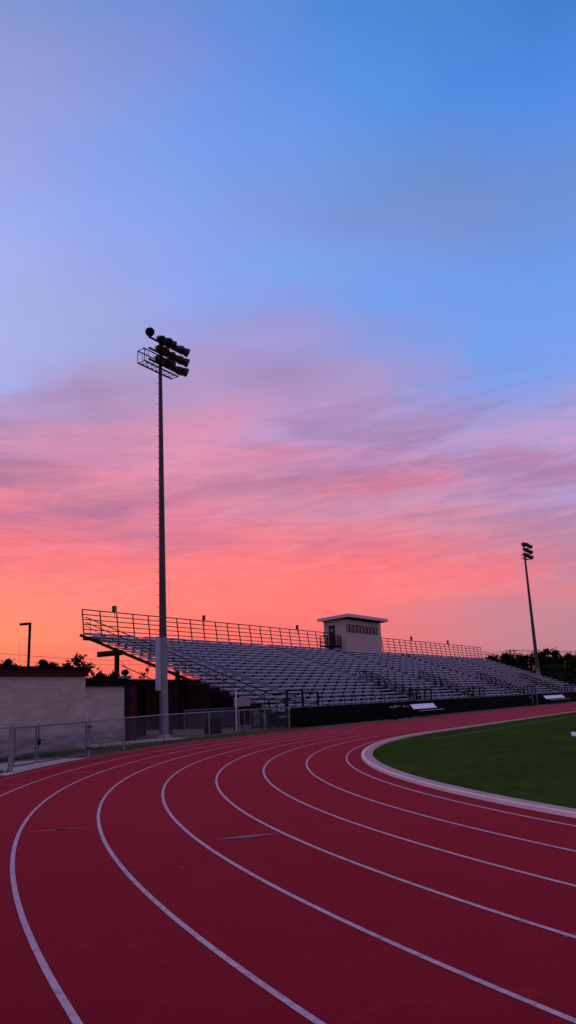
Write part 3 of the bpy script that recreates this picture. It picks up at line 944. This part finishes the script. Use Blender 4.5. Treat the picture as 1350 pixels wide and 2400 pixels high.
# ================================================================== FLOODLIGHT POLES
def floodlight_pole(org, H, label, cabinet, r0=.235, r1=.10, sx=1.0, sz=1.0, sr=1.0):
    ou, ov = org[0], org[1]
    t_ = Thing('stadium_light_pole', org, label, 'floodlight pole', 'floodlight poles by the grandstand')
    zb = org[2]
    lean = .35 if cabinet else 0.0
    def ax(z):
        f = z / H
        return (ou - lean * .0 + LX * f, ov, zb + z)
    LX = -.30 if cabinet else 0.0
    p = MB()
    k = 9
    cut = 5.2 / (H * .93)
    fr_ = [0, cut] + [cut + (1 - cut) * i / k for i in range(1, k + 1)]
    for part_, rng_, mt_ in (('pole_lit_lower', fr_[:2], 'galv'), ('pole', fr_[1:], 'poleshade')):  # one uniform pole, coloured lighter below and darker above for its sky reflection
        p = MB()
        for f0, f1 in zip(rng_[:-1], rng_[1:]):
            ex = .012 if part_ == 'pole_lit_lower' else 0
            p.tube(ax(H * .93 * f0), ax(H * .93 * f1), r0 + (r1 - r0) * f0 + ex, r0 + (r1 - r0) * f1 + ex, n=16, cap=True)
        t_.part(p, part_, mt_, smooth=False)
    p = MB(); p.lathe((ou, ov, zb - .05), (0, 0, 1), [(0, .42), (.09, .42), (.10, .30), (.16, .27)], 16); t_.part(p, 'base', 'concrete')
    # climbing pegs
    p = MB()
    for i in range(48):
        z = 5.2 + i * (H * .92 - 5.2) / 48
        c = Vector(ax(z)); rr_ = r0 + (r1 - r0) * z / H / .93
        s_ = 1 if i % 2 else -1
        dirv = Vector((-.80, .6 * (1 if i % 2 else -.2), 0)).normalized()
        p = MB(); p.tube(c + dirv * rr_ * .8, c + dirv * (rr_ + .17), .013, n=4)
        t_.part(p, 'climbing_peg', 'black')
    if cabinet:
        p = MB(); p.box((ou - .47, ov - .02, 2.38), (ou - .22, ov + .17, 5.22)); cb = t_.part(p, 'cabinet', 'cabinet')
        p = MB(); p.box((ou - .455, ov - .032, 2.42), (ou - .235, ov - .02, 5.18)); t_.part(p, 'cabinet_door', 'cabinet', cb)
        p = MB()
        p.tube((ou + .24, ov - .1, 0), (ou + .235, ov - .1, 1.1), .03); p.tube((ou + .3, ov - .18, 0), (ou + .3, ov - .18, .35), .05)
        t_.part(p, 'conduit', 'gateframe')
    tx, ty, tz = ax(H * .91)
    # maintenance cage and crossarms
    c0, c1 = tx - 1.85, tx + 1.0
    vA, vB = ov - .50, ov + .02
    zA, zB = zb + H * .905, zb + H * .905 + .75
    p = MB()
    for v_ in (vA, vB):
        p.beam((c0, v_, zA), (c1, v_, zA), .07, .07)
        p.beam((c0 if v_ == vB else c0 - .1, v_, zB), (c0 + 1.9, v_, zB), .05, .05)
    n_ = 8
    for i in range(n_ + 1):
        x = c0 + (c1 - c0) * i / n_
        p.tube((x, vA, zA), (x, vB, zA), .02, n=4)
        if i < n_:
            p.tube((x, vA, zA), (x + (c1 - c0) / n_, vB, zA), .015, n=4)
        if i < 3:
            for v_ in (vA, vB):
                p.tube((x, v_, zA), (x, v_, zB), .022 if i == 0 else .012, n=4)
    p.tube((c0, vA, zB), (c0, vB, zB), .022, n=4)
    p.tube((c0, vA, zA), (c0, vB, zB), .012, n=4)
    p.tube((c0 + .9, vA, zA), (c0, vA, zB), .012, n=4)
    t_.part(p, 'maintenance_cage', 'black')
    rows = (zb + H * .932, zb + H * .932 + .70 * sz, zb + H * .932 + 1.39 * sz)
    p = MB()
    for z in rows:
        p.beam((tx - 1.1 * sx, ov - .12, z - .12), (tx + 1.85 * sx, ov - .12, z - .12), .09, .09)
    p.beam((tx, ov, zb + H * .92), (tx, ov, rows[2]), .12, .12)
    p.tube((tx - 1.1, ov - .12, rows[2] - .12), (tx - 1.3, ov - .2, rows[2] + .0), .035)
    t_.part(p, 'crossarm', 'black')
    rl = random.Random(5)
    heads = []
    for ri, z in enumerate(rows):
        for i in range(5):
            heads.append((tx + (-.50 + i * .56) * sx + (-.12 if ri < 2 else 0) + rl.uniform(-.09, .09), ov - .42 + rl.uniform(-.05, .05), z - .06 + rl.uniform(-.08, .08), i, ri))
    heads.append((tx - 1.32, ov - .35, zb + H * .993 + .05, -1, 2))
    for (x, y, z, i, ri) in heads:
        aim = Vector((-.25 + .30 * i + rl.uniform(-.12, .12), -1, -.62 + rl.uniform(-.12, .08)))
        if i < 0:
            aim = Vector((-.55, -1, -.75))
        aim.normalize()
        p = MB(); c = Vector((x, y, z))
        p.lathe(c, aim, [(a_ * sr, b_ * sr) for a_, b_ in ((-.36, .10), (-.24, .15), (-.16, .19), (.0, .235), (.14, .265), (.20, .275))], 16)
        hd = t_.part(p, 'floodlight', 'lampdark', smooth=False)
        p = MB(); p.lathe(c + aim * .19 * sr, aim, [(0, .262 * sr), (.035, .262 * sr), (.06, .18 * sr), (.07, .05)], 16); t_.part(p, 'lens', 'lens', hd)
        p = MB(); p.tube(c - aim * .2, (x + .0, ov - .12, rows[ri] - .12 if i >= 0 else z - .1), .035, n=5); t_.part(p, 'yoke', 'black', hd)
    return t_


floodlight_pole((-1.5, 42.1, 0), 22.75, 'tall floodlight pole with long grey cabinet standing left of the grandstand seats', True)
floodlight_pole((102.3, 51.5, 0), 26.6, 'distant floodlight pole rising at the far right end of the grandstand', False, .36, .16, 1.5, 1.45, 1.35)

# ================================================================== BUILDINGS ON THE LEFT
tb = Thing('block_building', (-10.6, 38.1, 0), 'taller painted block building with maroon fascia at the left edge', 'building')
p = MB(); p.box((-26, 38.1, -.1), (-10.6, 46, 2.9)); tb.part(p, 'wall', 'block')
p = MB(); p.box((-26, 37.98, 2.9), (-10.55, 38.2, 3.20)); tb.part(p, 'fascia', 'maroon')
p = MB(); p.plate([(-26, 37.90, 3.2), (-10.45, 37.90, 3.2), (-9.6, 46.2, 3.62), (-26, 46.2, 3.62)], (0, 0, .07)); tb.part(p, 'roof', 'roofing')
p = MB(); p.plate([(-10.598, 38.25, 2.6), (-10.598, 45.9, 2.6), (-10.598, 45.9, 3.58), (-10.598, 38.25, 3.19)], (.05, 0, 0)); tb.part(p, 'gable', 'block')

lb = Thing('low_building', (-10.5, 41.5, 0), 'low block building with black fascia and dark open bay behind the floodlight pole', 'building')
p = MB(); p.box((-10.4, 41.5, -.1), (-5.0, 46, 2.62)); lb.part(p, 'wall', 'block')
p = MB(); p.box((-10.5, 41.3, 2.62), (-4.9, 41.5, 2.98)); p.box((-4.9, 42.85, 2.62), (.3, 43.05, 2.98)); lb.part(p, 'fascia', 'roofing')
p = MB(); p.box((-10.5, 41.503, 2.64), (-4.9, 46.4, 3.0)); p.box((-4.9, 43.053, 2.64), (.3, 46.4, 3.0)); lb.part(p, 'roof', 'roofing')
p = MB(); p.plate([(-3.0, 43.2, 3.003), (-.4, 43.6, 3.003), (-.4, 45.5, 3.003), (-3.0, 45.5, 3.003)], (0, 0, .06)); lb.part(p, 'roof_sheet', 'rooftrim')
p = MB(); p.box((-4.98, 41.42, 0), (-4.66, 41.9, 2.62)); lb.part(p, 'post', 'black')
p = MB(); p.box((-4.64, 41.5, 0), (-4.15, 42.0, 2.62)); lb.part(p, 'pilaster', 'maroon', label='dull purple pilaster beside the black post')
p = MB(); p.box((-.1, 43.06, 0), (.26, 43.4, 2.62)); lb.part(p, 'post', 'black')
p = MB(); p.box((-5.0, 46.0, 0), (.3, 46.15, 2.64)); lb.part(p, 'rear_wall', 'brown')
p = MB(); p.box((-4.1, 44.6, 0), (-.2, 44.66, 2.6)); lb.part(p, 'roller_door', 'roofing')
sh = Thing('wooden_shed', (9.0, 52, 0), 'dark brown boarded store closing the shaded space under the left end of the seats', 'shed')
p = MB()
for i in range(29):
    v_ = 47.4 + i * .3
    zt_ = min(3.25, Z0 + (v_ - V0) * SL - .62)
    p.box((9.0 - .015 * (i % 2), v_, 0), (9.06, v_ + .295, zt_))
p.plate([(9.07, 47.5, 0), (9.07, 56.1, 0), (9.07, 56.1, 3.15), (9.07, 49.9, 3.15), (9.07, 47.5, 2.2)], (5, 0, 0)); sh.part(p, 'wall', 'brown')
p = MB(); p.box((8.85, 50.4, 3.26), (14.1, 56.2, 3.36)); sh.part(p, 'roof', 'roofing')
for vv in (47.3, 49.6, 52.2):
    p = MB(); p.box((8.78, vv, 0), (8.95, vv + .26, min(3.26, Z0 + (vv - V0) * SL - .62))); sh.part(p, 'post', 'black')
# roof vent
VU, VV = -2.9, 43.6
rv = Thing('roof_vent', (VU, VV, 3.0), 'small turbine roof vent on the low black roof', 'vent')
p = MB(); p.box((VU - .27, VV - .2, 3.0), (VU + .27, VV + .2, 3.22)); rv.part(p, 'vent_base', 'gateframe')
p = MB(); p.lathe((VU, VV, 3.22), (0, 0, 1), [(0, .09), (.05, .12), (.09, .19), (.18, .21), (.27, .17), (.33, .07)], 14)
rv.part(p, 'turbine', 'black')

# added dark box below the seats, keeps horizon light out
sw = Thing('under_stand_blocker', (9.0, 50, 0), 'added dark box blocking horizon light under the grandstand', 'building')
p = MB(); p.box((9.0, 50, 0), (96, 53, 3.0)); sw.part(p, 'wall', 'brown')  # body of the added light-blocking box
p = MB(); p.box((8.95, 49.9, 3.0), (96, 53.1, 3.1)); sw.part(p, 'roof', 'roofing')  # top of the added light-blocking box
# pale wall, lattice of under-stand framing
uw = Thing('block_wall', (8.3, 43.9, 0), 'low block wall standing in the shade under the left end of the seats', 'wall')
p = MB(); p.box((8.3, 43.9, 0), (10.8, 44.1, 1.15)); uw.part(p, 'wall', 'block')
p = MB(); p.box((8.27, 43.87, 1.15), (10.83, 44.13, 1.2)); uw.part(p, 'coping', 'gateframe')
pp_ = Thing('notice_board', (5.7, 42.3, 0), 'pale pinkish board on posts under the left end of the grandstand', 'board')
p = MB(); p.box((4.92, 42.3, 1.36), (6.55, 42.33, 1.90)); pp_.part(p, 'panel', 'pink')
for uu in (4.98, 6.5):
    p = MB(); p.box((uu - .03, 42.335, 0), (uu + .03, 42.39, 1.88)); pp_.part(p, 'leg', 'black')
p = MB(); p.tube((4.70, 42.0, 0), (4.70, 42.0, 2.40), .045, n=8)
p.lathe((4.70, 42, 2.40), (0, 0, 1), [(0, .05), (.03, .04), (.05, .01)], 8)
solo(p, 'white_post', 'white', (4.70, 42.0, 0), 'slim white upright post at the left end under the seats', 'post')
bf = Thing('chain_link_fence', (-2.0, 41.0, 0), 'dim inner chain link fence in the shade beside the dark bay', 'fence')
p = MB(); p.tube((-.9, 41.2, 1.30), (5.5, 42.4, 1.30), .02, n=6); bf.part(p, 'top_rail', 'wire')
for f in (0, .33, .66, 1):
    p = MB(); q_ = lerp((-.9, 41.2), (5.5, 42.4), f); p.tube((q_[0], q_[1], 0), (q_[0], q_[1], 1.33), .022, n=6); bf.part(p, 'post', 'wire')
p = MB(); chain(p, (-.9, 41.2), (5.5, 42.4), .3, 1.28, .10, .003); bf.part(p, 'mesh', 'wire')
# entrance stairs at the left front corner
es = Thing('entrance_stair', (5.0, 40.2, 0), 'dark steel entrance steps with railings at the front left corner of the seats', 'stairs')
for i in range(4):
    p = MB(); p.box((5.4 + i * .38, 40.0, .10 + i * .14), (5.8 + i * .38, 41.2, .15 + i * .14)); es.part(p, 'step', 'roofing')
for vv in (40.0, 41.2):
    p = MB()
    p.tube((5.2, vv, 1.0), (7.0, vv, 1.72), .025, n=6); p.tube((5.2, vv, .55), (7.0, vv, 1.25), .02, n=6)
    for uu in (5.2, 6.1, 7.0):
        p.box((uu - .035, vv - .035, 0), (uu + .035, vv + .035, 1.0 + (uu - 5.2) * .4))
    es.part(p, 'handrail', 'black')
cb_ = MB(); cb_.box((1.75, 39.2, 0), (2.35, 39.7, .32)); cb_.box((1.72, 39.17, .32), (2.38, 39.73, .36))
solo(cb_, 'utility_box', 'gateframe', (2.05, 39.45, 0), 'small grey utility box on the ground behind the chain link fence', 'box')
for k, uu in enumerate((.8, 1.5)):
    p = MB(); p.lathe((uu, 40.9, 0), (0, 0, 1), [(0, .24), (.1, .26), (.75, .29), (.80, .31), (.86, .25)], 12)
    solo(p, 'trash_barrel', 'black', (uu, 40.9, 0), ('black barrel nearest the floodlight pole behind the fence' if k == 0 else 'black barrel beside the grey utility box behind the fence'), 'barrel', 'barrels in the shade')

# ================================================================== STREET LAMP, BENCHES, HURDLES
def ray_pt(x, y, dist):
    """point at horizontal distance dist seen at photo pixel x, y"""
    d = fw * F_PX + rt2 * (x - 675) - up2 * (y - 1200)
    k = dist / math.hypot(d.x, d.y)
    return Vector((0, 0, CAM_H)) + d * k


B = ray_pt(66.5, 1560, 62); Tp = ray_pt(67.5, 1459, 62)
sl = Thing('street_lamp', (B.x, B.y, 0), 'single arm shoebox street lamp silhouetted beyond the tall block building', 'street lamp', frame=False)
p = MB(); p.beam((B.x, B.y, 0), (B.x, B.y, Tp.z), .16, .16); sl.part(p, 'pole', 'black')
p = MB(); p.beam((B.x, B.y, Tp.z - .08), (B.x - .75, B.y, Tp.z - .12), .3, .16); sl.part(p, 'lamp_head', 'black')

for k, (ua, ub, lab) in enumerate(((21.0, 25.3, 'bright aluminium team bench nearer the camera in front of the black screen'),
                                   (56.3, 64.4, 'far bright aluminium team bench near the right edge of the photo'))):
    t_ = Thing('team_bench', (ua, 37.9, 0), lab, 'bench', 'team benches along the straight')
    p = MB(); p.plate([(ua, 37.92, .60), (ub, 37.92, .60), (ub, 38.20, .92), (ua, 38.20, .92)], (0, .03, .02)); t_.part(p, 'backrest', 'bench')
    p = MB(); p.box((ua + .5, 37.50, .44), (ub + .5, 37.78, .48)); t_.part(p, 'seat', 'alu')
    for q_ in (.1, .5, .9):
        uu = ua + (ub - ua) * q_
        p = MB(); p.box((uu, 37.55, 0), (uu + .05, 37.60, .44)); p.box((uu, 37.55, .40), (uu + .05, 37.98, .43)); p.box((uu, 37.95, 0), (uu + .05, 38.0, .62)); t_.part(p, 'leg', 'black')
# stacked hurdles beside the near bench
for k, (uu, vv, n_) in enumerate(((17.2, 37.75, 0), (18.3, 37.95, 1), (19.2, 37.7, 2), (50.5, 37.9, 3))):
    lab = ['leftmost track hurdle parked by the near team bench', 'middle track hurdle parked by the near team bench', 'track hurdle closest to the near team bench', 'single track hurdle parked left of the far team bench'][k]
    t_ = Thing('hurdle', (uu, vv, 0), lab, 'hurdle', 'hurdles by the benches')
    zz = .80 + .05 * (k % 2)
    p = MB(); p.box((uu - .5, vv, zz), (uu + .5, vv + .03, zz + .07)); p.box((uu - .5, vv + .002, zz + .075), (uu - .2, vv + .028, zz + .12)); t_.part(p, 'bar', 'pink')
    for s_ in (-.48, .48):
        p = MB(); p.tube((uu + s_, vv + .04, .03), (uu + s_, vv + .04, zz + .05), .02); p.tube((uu + s_, vv + .04, .03), (uu + s_, vv - .55, .03), .022); t_.part(p, 'leg', 'black')
    p = MB(); p.box((uu - .48, vv - .60, .0), (uu + .48, vv - .55, .04)); t_.part(p, 'foot', 'pink')

# ================================================================== POWER LINES
pts = [ray_pt(1204, 1605, 190), ray_pt(-300, 1600, 150)]
P = pts[0]; topz = ray_pt(1204, 1523, 190).z
ut = Thing('utility_pole', (P.x, P.y, 0), 'wooden utility pole with crossarm above the dark trees on the right', 'utility pole', frame=False)
p = MB(); p.tube((P.x, P.y, 0), (P.x, P.y, topz + .2), .22, .15, n=8); ut.part(p, 'pole', 'wood')
p = MB(); p.beam((P.x - 1.1, P.y - .3, topz - .25), (P.x + 1.1, P.y + .3, topz - .25), .16, .18); ut.part(p, 'crossarm', 'wood')
for s_ in (-1, 0, 1):
    p = MB(); p.lathe((P.x + s_ * .95, P.y + s_ * .26, topz - .16), (0, 0, 1), [(0, .05), (.1, .1), (.2, .1), (.28, .04)], 6); ut.part(p, 'insulator', 'galv')
p = MB(); p.lathe((P.x + .25, P.y - .2, topz - 2.6), (0, 0, 1), [(0, .25), (.1, .32), (1.1, .32), (1.2, .2)], 10); ut.part(p, 'transformer', 'galv')


def wire(pa, pb, sag, name, label, r=.035):
    mb = MB(); last = None; n_ = 24
    for i in range(n_ + 1):
        f = i / n_
        q = pa.lerp(pb, f); q = Vector((q.x, q.y, q.z - sag * 4 * f * (1 - f)))
        if last is not None:
            mb.tube(last, q, r, n=4, cap=False)
        last = q
    return solo(mb, name, 'wood', tuple(pa), label, 'cable', 'overhead cables', frame=False)


wire(Vector((P.x + .8, P.y + .2, topz)), ray_pt(1700, 1512, 200), .8, 'power_line', 'upper cable running right from the utility pole', .05)
wire(Vector((P.x + .3, P.y, topz - .1)), ray_pt(1700, 1521, 210), .9, 'power_line', 'lower cable running right from the utility pole', .04)
wire(Vector((P.x - .9, P.y, topz)), ray_pt(1080, 1535, 200), .5, 'power_line', 'cable running left from the utility pole behind the seats', .04)
wire(ray_pt(-260, 1502, 70), ray_pt(480, 1545, 95), .7, 'power_line', 'upper cable crossing the sky over the block buildings', .022)
wire(ray_pt(-260, 1522, 72), ray_pt(480, 1552, 97), .7, 'power_line', 'lower cable crossing the sky over the block buildings', .018)

# ================================================================== TREES
def tree(x, y_top, dist, width_px, label, kind='round', n=1500, leaf=.35, m='leaf', base_z=0.0, group=None, seed=1, name='tree', low=.3, dome=0):
    rs = random.Random(seed)
    top = ray_pt(x, y_top, dist)
    H = top.z; px = F_PX / dist * 1.0
    Wd = width_px / px
    t_ = Thing(name, (top.x, top.y, 0), label, 'tree' if name == 'tree' else 'bush', group, frame=False)
    mb = MB(); lf = MB()
    bx, by = top.x, top.y
    lobes = []
    nl = 12 if kind == 'round' else 22
    for i in range(nl):
        a = rs.uniform(0, math.tau); rr_ = math.sqrt(rs.random()) * Wd * .36
        zz = H * (low + (1 - low) * rs.uniform(.15, .86))
        r_ = Wd * rs.uniform(.17, .30)
        if kind == 'sparse':
            r_ = Wd * rs.uniform(.075, .13); rr_ = Wd * .45 * math.sqrt(rs.random())
            zz = H * (low + (1 - low) * rs.uniform(.1, .93)) - (rr_ / (Wd * .45)) ** 2 * H * .22
        if dome:
            rr_ = Wd * .5 * math.sqrt(rs.random())
            zz = H - r_ - (rr_ / (Wd * .5)) ** 2 * dome - rs.random() * .5
        zz = min(zz, H - r_ * .8)
        lobes.append((bx + rr_ * math.cos(a), by + rr_ * math.sin(a), zz, r_))
    lobes.append((bx, by, H - Wd * .13, Wd * .13))
    # trunk and limbs
    fork = H * low * .9
    mb.tube((bx, by, 0), (bx, by, fork), max(.06, H * .028), H * .018, n=7)
    for (lx, ly, lz, r_) in lobes:
        mid_ = Vector((bx + (lx - bx) * .4, by + (ly - by) * .4, fork + (lz - fork) * .6))
        mb.tube((bx, by, fork * .92), mid_, H * .011, H * .007, n=5)
        mb.tube(mid_, (lx, ly, lz), H * .007, H * .003, n=4)
        for _ in range(3):
            q = Vector((lx, ly, lz)) + Vector((rs.gauss(0, 1), rs.gauss(0, 1), rs.gauss(0, 1))).normalized() * r_ * .9
            mb.tube(mid_.lerp(Vector((lx, ly, lz)), .6), q, H * .004, H * .0015, n=3)
    t_.part(mb, 'trunk', 'bark')
    per = n // len(lobes)
    for (lx, ly, lz, r_) in lobes:
        # leaf clumps: twigs carrying a few leaves each
        nc = max(5, per // 14)
        if kind == 'round':
            for _ in range(max(20, per // 5)):
                c = Vector((lx, ly, lz)) + Vector((rs.gauss(0, 1), rs.gauss(0, 1), rs.gauss(0, 1))).normalized() * r_ * rs.random() ** .5 * .85
                a = Vector((rs.gauss(0, 1), rs.gauss(0, 1), rs.gauss(0, 1))).normalized() * leaf * 1.1
                b = a.orthogonal().normalized() * leaf * .8
                lf.add([c - a, c + b, c + a, c - b], [(0, 1, 2, 3)])
        for _ in range(nc):
            d_ = Vector((rs.gauss(0, 1), rs.gauss(0, 1), rs.gauss(0, .8))).normalized() * r_ * rs.uniform(.35, 1.12)
            c_ = Vector((lx, ly, lz)) + d_
            for _ in range(14):
                c = c_ + Vector((rs.gauss(0, 1), rs.gauss(0, 1), rs.gauss(0, .8))) * leaf * (.75 if kind == 'round' else .45)
                a = Vector((rs.gauss(0, 1), rs.gauss(0, 1), rs.gauss(0, 1))).normalized() * leaf * rs.uniform(.3, .65)
                b = a.orthogonal().normalized() * leaf * rs.uniform(.2, .4)
                lf.add([c - a, c + b, c + a, c - b], [(0, 1, 2, 3)])
    t_.part(lf, 'crown', m)
    return t_


TG = 'trees beyond the far end of the stands'
tree(186, 1528, 62, 108, 'sparse round leafed tree showing sky between its leaves above the block wall', 'sparse', 4300, .15, seed=4, low=.6, dome=2.0)
k = 0
LB = [(20, 1545, 64, 38, 'leftmost small bushy treetop above the block wall', 5), (35, 1560, 60, 40, 'low dark bush right beside the leftmost treetop', 15), (100, 1548, 60, 34, 'upright bushy treetop just right of the street lamp', 6),
      (122, 1555, 64, 26, 'low treetop just left of the sparse tree', 7), (150, 1566, 66, 50, 'wide low shrub under the left side of the sparse tree', 8),
      (236, 1577, 66, 44, 'low dark shrub in the gap right of the sparse tree', 9), (270, 1574, 70, 50, 'low dark shrub behind the grandstand column', 10)]
for (x, y, d, w, lab, s) in LB:
    tree(x, y, d, w * 1.25, lab, 'round', 2400, .16, seed=s, name='bush', low=.6, dome=.5, group='bushes above the block wall')
tree(345, 1560, 60, 44, 'thin nearly bare sapling beyond the low black roof', 'sparse', 150, .12, seed=12, low=.3)
RT = [(1150, 1536, 175, 70, 'small dark tree at the far end of the rear rail', 'leaf', 20), (1186, 1531, 180, 70, 'dark tree left of the utility pole', 'leaf', 21), (1222, 1533, 185, 74, 'dark tree just right of the utility pole', 'leaf', 22),
      (1255, 1543, 178, 50, 'lower dark tree filling the dip before the far floodlight pole', 'leaf', 23), (1280, 1520, 175, 56, 'tallest dark tree right behind the far floodlight pole', 'leaf', 24),
      (1300, 1524, 172, 56, 'pointed dark tree right of the far floodlight pole', 'leaf', 25), (1330, 1531, 170, 64, 'broad dark tree near the right edge', 'leaf', 26),
      (1290, 1560, 160, 70, 'low bushy tree in front of the tall dark trees', 'leafg', 27), (1335, 1545, 155, 84, 'greener bushy tree at the right edge of the photo', 'leafg', 28),
      (1380, 1535, 160, 90, 'dark tree cut by the right edge of the photo', 'leaf', 29), (1312, 1578, 150, 70, 'low green bush just above the far seats', 'leafg', 30), (1440, 1540, 165, 100, 'dark tree just outside the right edge', 'leaf', 31),
      (1205, 1560, 170, 80, 'low dark bush behind the seats under the utility pole', 'leaf', 32), (1250, 1572, 160, 90, 'low dark bush left of the far floodlight pole', 'leaf', 33)]
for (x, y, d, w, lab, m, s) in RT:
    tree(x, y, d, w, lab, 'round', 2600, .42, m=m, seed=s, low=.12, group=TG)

print('verts', sum(len(o.data.vertices) for o in S.objects if o.type == 'MESH'))
